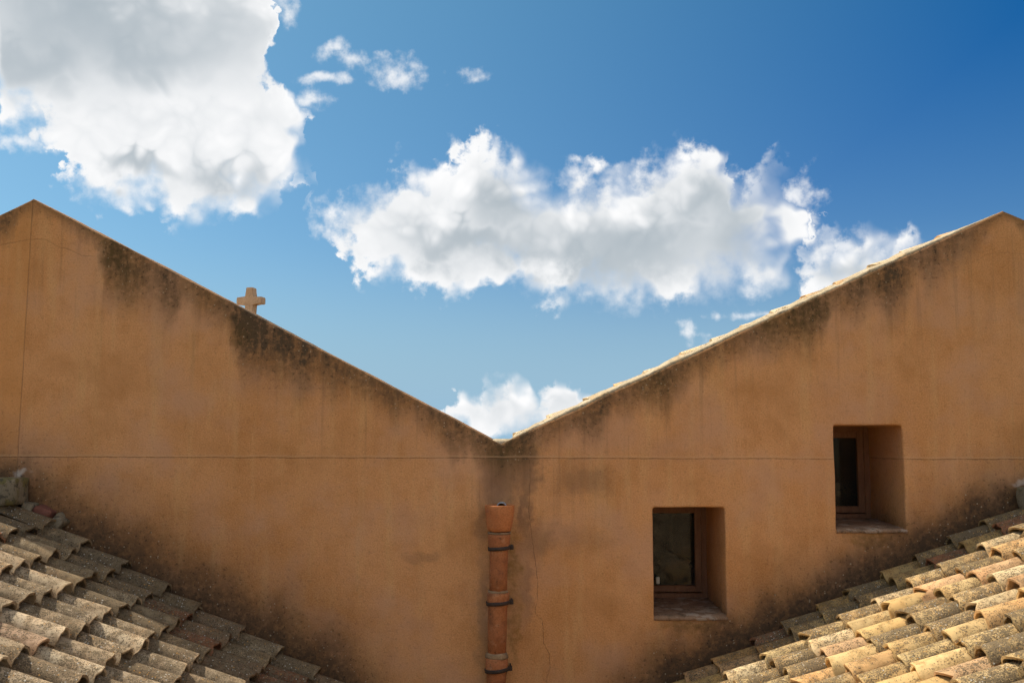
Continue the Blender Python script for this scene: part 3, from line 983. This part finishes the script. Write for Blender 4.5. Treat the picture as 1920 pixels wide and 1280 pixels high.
def deck_mesh(side, m, c, xa, xb, ya, yb, drop, thick):
    vs = []
    for y in (ya, yb):
        for x in (xa, xb):
            vs.append((x, y, m * x + c - drop))
        for x in (xb, xa):
            vs.append((x, y, m * x + c - drop - thick))
    fs = [(0, 1, 5, 4), (1, 2, 6, 5), (2, 3, 7, 6), (3, 0, 4, 7), (0, 3, 2, 1), (4, 5, 6, 7)]
    me = mesh('bedding', vs, fs)
    bm = bmesh.new()
    bm.from_mesh(me)
    bmesh.ops.recalc_face_normals(bm, faces=bm.faces)
    bm.to_mesh(me)
    bm.free()
    return me


Y_END = -9.5
roofs = {}
for (key, side, (m, c), xr, xv, expo, xlip, yf, ys, pal, red, label) in (
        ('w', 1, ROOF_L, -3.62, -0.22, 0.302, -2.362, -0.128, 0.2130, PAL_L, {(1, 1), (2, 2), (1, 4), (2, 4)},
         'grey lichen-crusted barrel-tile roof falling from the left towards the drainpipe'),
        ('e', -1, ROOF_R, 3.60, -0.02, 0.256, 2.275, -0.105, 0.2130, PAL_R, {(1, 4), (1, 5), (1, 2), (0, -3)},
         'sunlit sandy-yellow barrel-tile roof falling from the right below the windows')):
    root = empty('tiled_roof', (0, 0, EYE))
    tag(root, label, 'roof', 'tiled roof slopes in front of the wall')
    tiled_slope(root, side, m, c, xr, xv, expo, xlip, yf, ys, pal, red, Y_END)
    link('bedding', deck_mesh(side, m, c, xr, xv, -0.003, Y_END, 0.215, 0.12), root, M_DECK)
    # the slope beyond the ridge
    m2 = -m
    c2 = (m - m2) * xr + c
    xo = xr - side * 2.6
    link('bedding', deck_mesh(side, m2, c2, xr, xo, -0.003, Y_END, 0.215, 0.12), root, M_DECK)
    tiled_slope(root, -side, m2, c2, xr - side * 0.05, xo, expo, xr - side * 0.3, yf, ys, pal, set(), Y_END, back=True)
    # ridge capping
    vs, fs = [], []
    zc = m * xr + c
    k = 0
    y = -0.62
    while y > Y_END + 0.4:
        r = Matrix.Rotation(math.radians(90), 3, 'Z') @ Matrix.Rotation(-0.08, 3, 'Y')
        mt = Matrix.Translation((xr, y, zc + 0.045)) @ r.to_4x4() @ Matrix.Scale(1.25, 4)
        me = COVERS[k % 9]
        o0 = len(vs)
        vs.extend([mt @ v.co for v in me.vertices])
        fs.extend([tuple(o0 + i for i in p.vertices) for p in me.polygons])
        y -= 0.36
        k += 1
    o = link('ridge_capping', mesh('ridge_capping', vs, fs, True), root, M_TILE)
    o.color = (0.5, 0.38, 0.24, 0.9)
    o['kind'] = 'stuff'
    # masonry under the slope
    xi = xv - side * 0.05
    vs = []
    for y in (-0.004, Y_END):
        vs += [(xo, y, -EYE), (xi, y, -EYE), (xi, y, m * xi + c - 0.34), (xr, y, m * xr + c - 0.34), (xo, y, m2 * xo + c2 - 0.34)]
    fs = [(0, 1, 2, 3, 4), (5, 9, 8, 7, 6)] + [(a, 5 + a, 5 + (a + 1) % 5, (a + 1) % 5) for a in range(5)]
    bm = bmesh.new()
    me = mesh('masonry', vs, fs)
    bm.from_mesh(me)
    bmesh.ops.recalc_face_normals(bm, faces=bm.faces)
    bm.to_mesh(me)
    bm.free()
    link('masonry', me, root, M_HOUSE)
    roofs[key] = root

# lead-grey valley gutter between the two slopes
vs, fs = [], []
prof = [(-0.34, -2.16), (-0.22, -2.29), (-0.16, -2.36), (-0.08, -2.36), (-0.02, -2.29), (0.10, -2.17)]
for y in (-0.002, Y_END):
    for (x, z) in prof:
        vs.append((x, y, z))
for i in range(len(prof) - 1):
    fs.append((i, i + 1, len(prof) + i + 1, len(prof) + i))
gut = link('valley_gutter', mesh('valley_gutter', vs, fs), None, M_SPOUT, (0, 0, EYE))
tag(gut, 'grey gutter in the valley between the two roofs', 'gutter')

# ------------------------------------------------------------------ roofs behind the gables
for (pk, sl, nm) in ((PEAK_L, SL_L, 'w'), (PEAK_R, SL_R, 'e')):
    vs = []
    xa, xb = (-6.6, VALLEY[0]) if nm == 'w' else (VALLEY[0], 6.6)
    for y in (THICK + 0.005, 6.4):
        for x in (xa, pk[0], xb):
            vs.append((x, y, pk[1] - sl * abs(x - pk[0]) - (0.36 if nm == 'w' else 0.12)))
        for x in (xb, pk[0], xa):
            vs.append((x, y, pk[1] - sl * abs(x - pk[0]) - 0.50))
    fs = [(0, 1, 2, 3, 4, 5), (6, 11, 10, 9, 8, 7)] + [(a, 6 + a, 6 + (a + 1) % 6, (a + 1) % 6) for a in range(6)]
    me = mesh('rear_roof', vs, fs)
    bm = bmesh.new()
    bm.from_mesh(me)
    bmesh.ops.recalc_face_normals(bm, faces=bm.faces)
    bm.to_mesh(me)
    bm.free()
    rr = link('rear_roof', me, building, M_REAR)
    if nm == 'e':
        rear_e = rr
    else:
        rear_w = rr

# tile courses on the rear slopes that fall to the valley
tiled_slope(rear_w, 1, -SL_L, PEAK_L[1] + SL_L * PEAK_L[0] - 0.17, PEAK_L[0], -0.22, 0.29, -2.0, 6.25, 0.213, PAL_L, set(), 0.95, back=True)
tiled_slope(rear_e, -1, SL_R, PEAK_R[1] - SL_R * PEAK_R[0] + 0.015, PEAK_R[0], 0.06, 0.27, 2.0, 6.25, 0.213, PAL_R, set(), 0.42, back=True)

# verge of the eastern rear roof: tiles bedded in pale mortar on the rake
ang = math.atan(SL_R)
s = Vector((-math.cos(ang), 0, -math.sin(ang)))
n = Vector((-math.sin(ang), 0, math.cos(ang)))
yv = n.cross(s)
rot0 = Matrix((s, yv, n)).transposed()
LEN = (PEAK_R[0] - VALLEY[0]) / math.cos(ang)
# mortar bed: an uneven ribbon along the rake
vs, fs = [], []
N = 150
for i in range(N + 1):
    t = i / N
    d = 0.05 + (LEN - 0.10) * t
    p = Vector((VALLEY[0], 0, VALLEY[1])) - s * d
    env = min(1.0, t * 14, (1 - t) * 6)
    h = (0.014 + 0.010 * pnoise((d * 4.0, 0, 0)) + 0.008 * pnoise((d * 17, 3, 0))) * env + 0.004
    h2 = h + (0.018 + 0.012 * pnoise((d * 6, 8, 0))) * env
    y0 = 0.012 + 0.006 * pnoise((d * 9, 1, 4))
    for (y, hh) in ((y0, -0.012), (y0, h * 0.75), (y0 + 0.012, h), (y0 + 0.09, h2), (0.30, h2), (0.30, -0.012)):
        q = p + n * hh
        vs.append((q.x, y, q.z))
for i in range(N):
    for k in range(6):
        a, c = i * 6 + k, i * 6 + (k + 1) % 6
        fs.append((a, c, c + 6, a + 6))
fs += [(0, 1, 2, 3, 4, 5), tuple(N * 6 + k for k in (5, 4, 3, 2, 1, 0))]
me = mesh('verge_mortar', vs, fs, True)
bm = bmesh.new()
bm.from_mesh(me)
bmesh.ops.recalc_face_normals(bm, faces=bm.faces)
bm.to_mesh(me)
bm.free()
link('verge_mortar', me, rear_e, M_MORTAR)
link('valley_mortar', rough_box('valley_mortar', -0.155, 0.03, 0.06, 0.34, -0.16, -0.012, 5, 0.014, 14, 0.03, 9.0), rear_e, M_MORTAR)
rg = random.Random(5)
d = 0.10
k = 0
while d < LEN - 0.42:
    p = Vector((VALLEY[0], 0.125 + rg.uniform(-0.01, 0.01), VALLEY[1])) - s * d
    env = min(1.0, d / 0.5, (LEN - d) / 0.9)
    pos = p + n * (0.028 + 0.022 * env + rg.uniform(-0.006, 0.008))
    r = rot0 @ Matrix.Rotation(-0.12 + rg.uniform(-0.02, 0.02), 3, 'Y') @ Matrix.Rotation(rg.uniform(-0.06, 0.06), 3, 'X')
    o = bpy.data.objects.new('verge_tile', COVERS[k % 9])
    COL.objects.link(o)
    o.parent = rear_e
    o.matrix_local = Matrix.Translation(pos) @ r.to_4x4()
    b0, l0 = rg.choice([((0.66, 0.52, 0.33), 0.2), ((0.64, 0.42, 0.22), 0.15), ((0.68, 0.56, 0.38), 0.3)])
    o.color = (*b0, l0)
    d += rg.uniform(0.22, 0.30)
    k += 1

# ------------------------------------------------------------------ stone cross on the far ridge end
def build_cross():
    t, hw = 0.047, 0.180
    zb, za, zt = -0.12, 0.200, 0.374         # below the arms / arm centre / top
    aw = 0.046
    dp = 0.062
    pts = [(-t, zb), (t, zb), (t, za - aw), (hw, za - aw), (hw, za + aw), (t, za + aw), (t, zt), (-t, zt), (-t, za + aw), (-hw, za + aw), (-hw, za - aw), (-t, za - aw)]
    bm = bmesh.new()
    f = [bm.verts.new((x, -dp, z)) for x, z in pts]
    g = [bm.verts.new((x, dp, z)) for x, z in pts]
    bm.faces.new(f)
    bm.faces.new(g[::-1])
    for i in range(12):
        j = (i + 1) % 12
        bm.faces.new((f[j], f[i], g[i], g[j]))
    bmesh.ops.bevel(bm, geom=list(bm.edges), offset=0.009, segments=2, affect='EDGES')
    return from_bm('stone_cross', bm)


cross = empty('stone_cross', (-3.436, 6.0, EYE + 1.588))
cross.rotation_euler = (0, 0, math.radians(-13))
tag(cross, 'small weathered stone cross standing up behind the left gable slope', 'cross')
link('shaft_and_arms', build_cross(), cross, M_STONE)
link('pedestal', rough_box('pedestal', -0.13, 0.13, -0.13, 0.13, -0.20, -0.03, 3, 0.006), cross, M_STONE)

# ------------------------------------------------------------------ drainpipe
pipe = empty('drainpipe', (-0.083, -0.112, EYE))
tag(pipe, 'terracotta drainpipe with a flared hopper strapped to the wall by iron bands', 'drainpipe')
ax = lambda z: 0.019 * (z + 0.45)
me = lathe('hopper', [(0.060, -0.640), (0.080, -0.628), (0.086, -0.600), (0.094, -0.545), (0.0995, -0.500), (0.1015, -0.464), (0.100, -0.458), (0.090, -0.459), (0.087, -0.480), (0.075, -0.600), (0.058, -0.634)], 36, 0.003, ax, 1.0, True)
link('hopper', me, pipe, M_HOPPER)
me = lathe('mortar_joint', [(0.060, -0.653), (0.073, -0.653), (0.0755, -0.647), (0.074, -0.640), (0.060, -0.640)], 30, 0.012, ax, 2.0, True)
link('mortar_joint', me, pipe, M_LIME)
me = lathe('pipe_length', [(0.060, -0.655), (0.077, -0.654), (0.077, -0.672), (0.071, -0.735), (0.063, -0.760), (0.061, -0.900), (0.0595, -1.045), (0.045, -1.047), (0.045, -0.655)], 30, 0.002, ax, 3.0, True)
link('pipe_length', me, pipe, M_PIPE)
me = lathe('mortar_joint', [(0.050, -1.046), (0.064, -1.046), (0.067, -1.039), (0.063, -1.030), (0.058, -1.028)], 30, 0.012, ax, 4.0, True)
link('mortar_joint', me, pipe, M_LIME)
me = lathe('pipe_length', [(0.050, -1.044), (0.075, -1.044), (0.077, -1.060), (0.074, -1.122), (0.065, -1.145), (0.0635, -1.300), (0.0615, -1.470), (0.045, -1.472), (0.045, -1.044)], 30, 0.002, ax, 5.0, True)
link('pipe_length', me, pipe, M_PIPE)
me = lathe('mortar_joint', [(0.052, -1.478), (0.072, -1.478), (0.0765, -1.466), (0.074, -1.450), (0.064, -1.438), (0.056, -1.438)], 30, 0.010, ax, 6.0, True)
link('mortar_joint', me, pipe, M_LIME)
me = lathe('pipe_length', [(0.050, -1.474), (0.075, -1.474), (0.076, -1.555), (0.066, -1.585), (0.064, -1.800), (0.062, -2.345), (0.045, -2.345), (0.045, -1.474)], 30, 0.002, ax, 7.0, True)
link('pipe_length', me, pipe, M_PIPE)


def build_clamp(z, r, tilt):
    """iron strap round the pipe, bolted lug on the east side and a pin into the wall"""
    bm = bmesh.new()
    me = lathe('strap', [(r + 0.0005, -0.012), (r + 0.0055, -0.012), (r + 0.0055, 0.012), (r + 0.0005, 0.012)], 32, closed=True)
    bm.from_mesh(me)
    box_bm(r - 0.002, r + 0.030, -0.012, 0.010, -0.016, 0.016, 0.003, bm=bm)
    box_bm(r + 0.012, r + 0.022, 0.008, 0.135, -0.007, 0.007, 0.002, bm=bm)
    o = link('strap', from_bm('strap', bm), pipe, M_IRON, (ax(z), 0, z))
    o.rotation_euler = (0, tilt, 0)
    me = lathe('bolt', [(0.0002, -0.008), (0.009, -0.008), (0.009, 0.0), (0.0002, 0.002)], 6)
    q = link('bolt', me, o, M_IRON, (r + 0.017, -0.012, 0.0))
    q.rotation_euler = (math.radians(90), 0, 0)


build_clamp(-0.748, 0.0705, -0.07)
build_clamp(-1.112, 0.0760, -0.06)
build_clamp(-1.552, 0.0762, -0.09)
# spout through the wall, its mouth just above the hopper
me = lathe('spout', [(0.036, 0.0), (0.036, 0.15), (0.031, 0.15), (0.031, 0.0)], 24, closed=True)
sp = link('spout', me, pipe, M_SPOUT, (0.012, 0.135, -0.478))
sp.rotation_euler = (math.radians(90), 0, 0)

# ------------------------------------------------------------------ masonry stubs and fragments where the ridges meet the wall
o = link('masonry_block', rough_box('masonry_block', -0.36, 0.11, -0.125, 0.10, -0.095, 0.095, 5, 0.014, 11, 0.022, 1.0), None, M_BLOCK, (-3.455, -0.115, EYE - 0.365))
tag(o, 'squared mossy masonry block at the roof ridge, left edge by the wall joint', 'block')
o = link('mortar_lump', rough_box('mortar_lump', -0.10, 0.26, -0.07, 0.06, -0.10, 0.07, 5, 0.02, 10, 0.04, 4.0), None, M_BLOCK, (3.585, -0.075, EYE - 0.40))
tag(o, 'grey mortar lump capping the ridge of the sunlit roof beside the wall', 'mortar')
for (nm, mat_, x, z, sx, sz, rot, lab, cat, sd, am, bv) in (
        ('stone', M_BLOCK, -3.330, -0.482, 0.045, 0.042, 0.35, 'rounded tan stone wedged beside the mossy block', 'stone', 2.0, 0.022, 0.030),
        ('brick_fragment', M_BRICK, -3.228, -0.520, 0.060, 0.042, 0.42, 'dull red brick fragment bedded along the wall', 'brick', 3.0, 0.018, 0.014),
        ('rubble_stone', M_BLOCK, -3.128, -0.585, 0.045, 0.055, 0.60, 'lichen-speckled stone below the red brick fragment', 'stone', 5.0, 0.030, 0.020)):
    o = link(nm, rough_box(nm, -sx, sx, -0.055, 0.055, -sz, sz, 5, am, 17, bv, sd), None, mat_, (x, -0.052, EYE + z))
    o.rotation_euler = (0, rot, 0)
    tag(o, lab, cat)
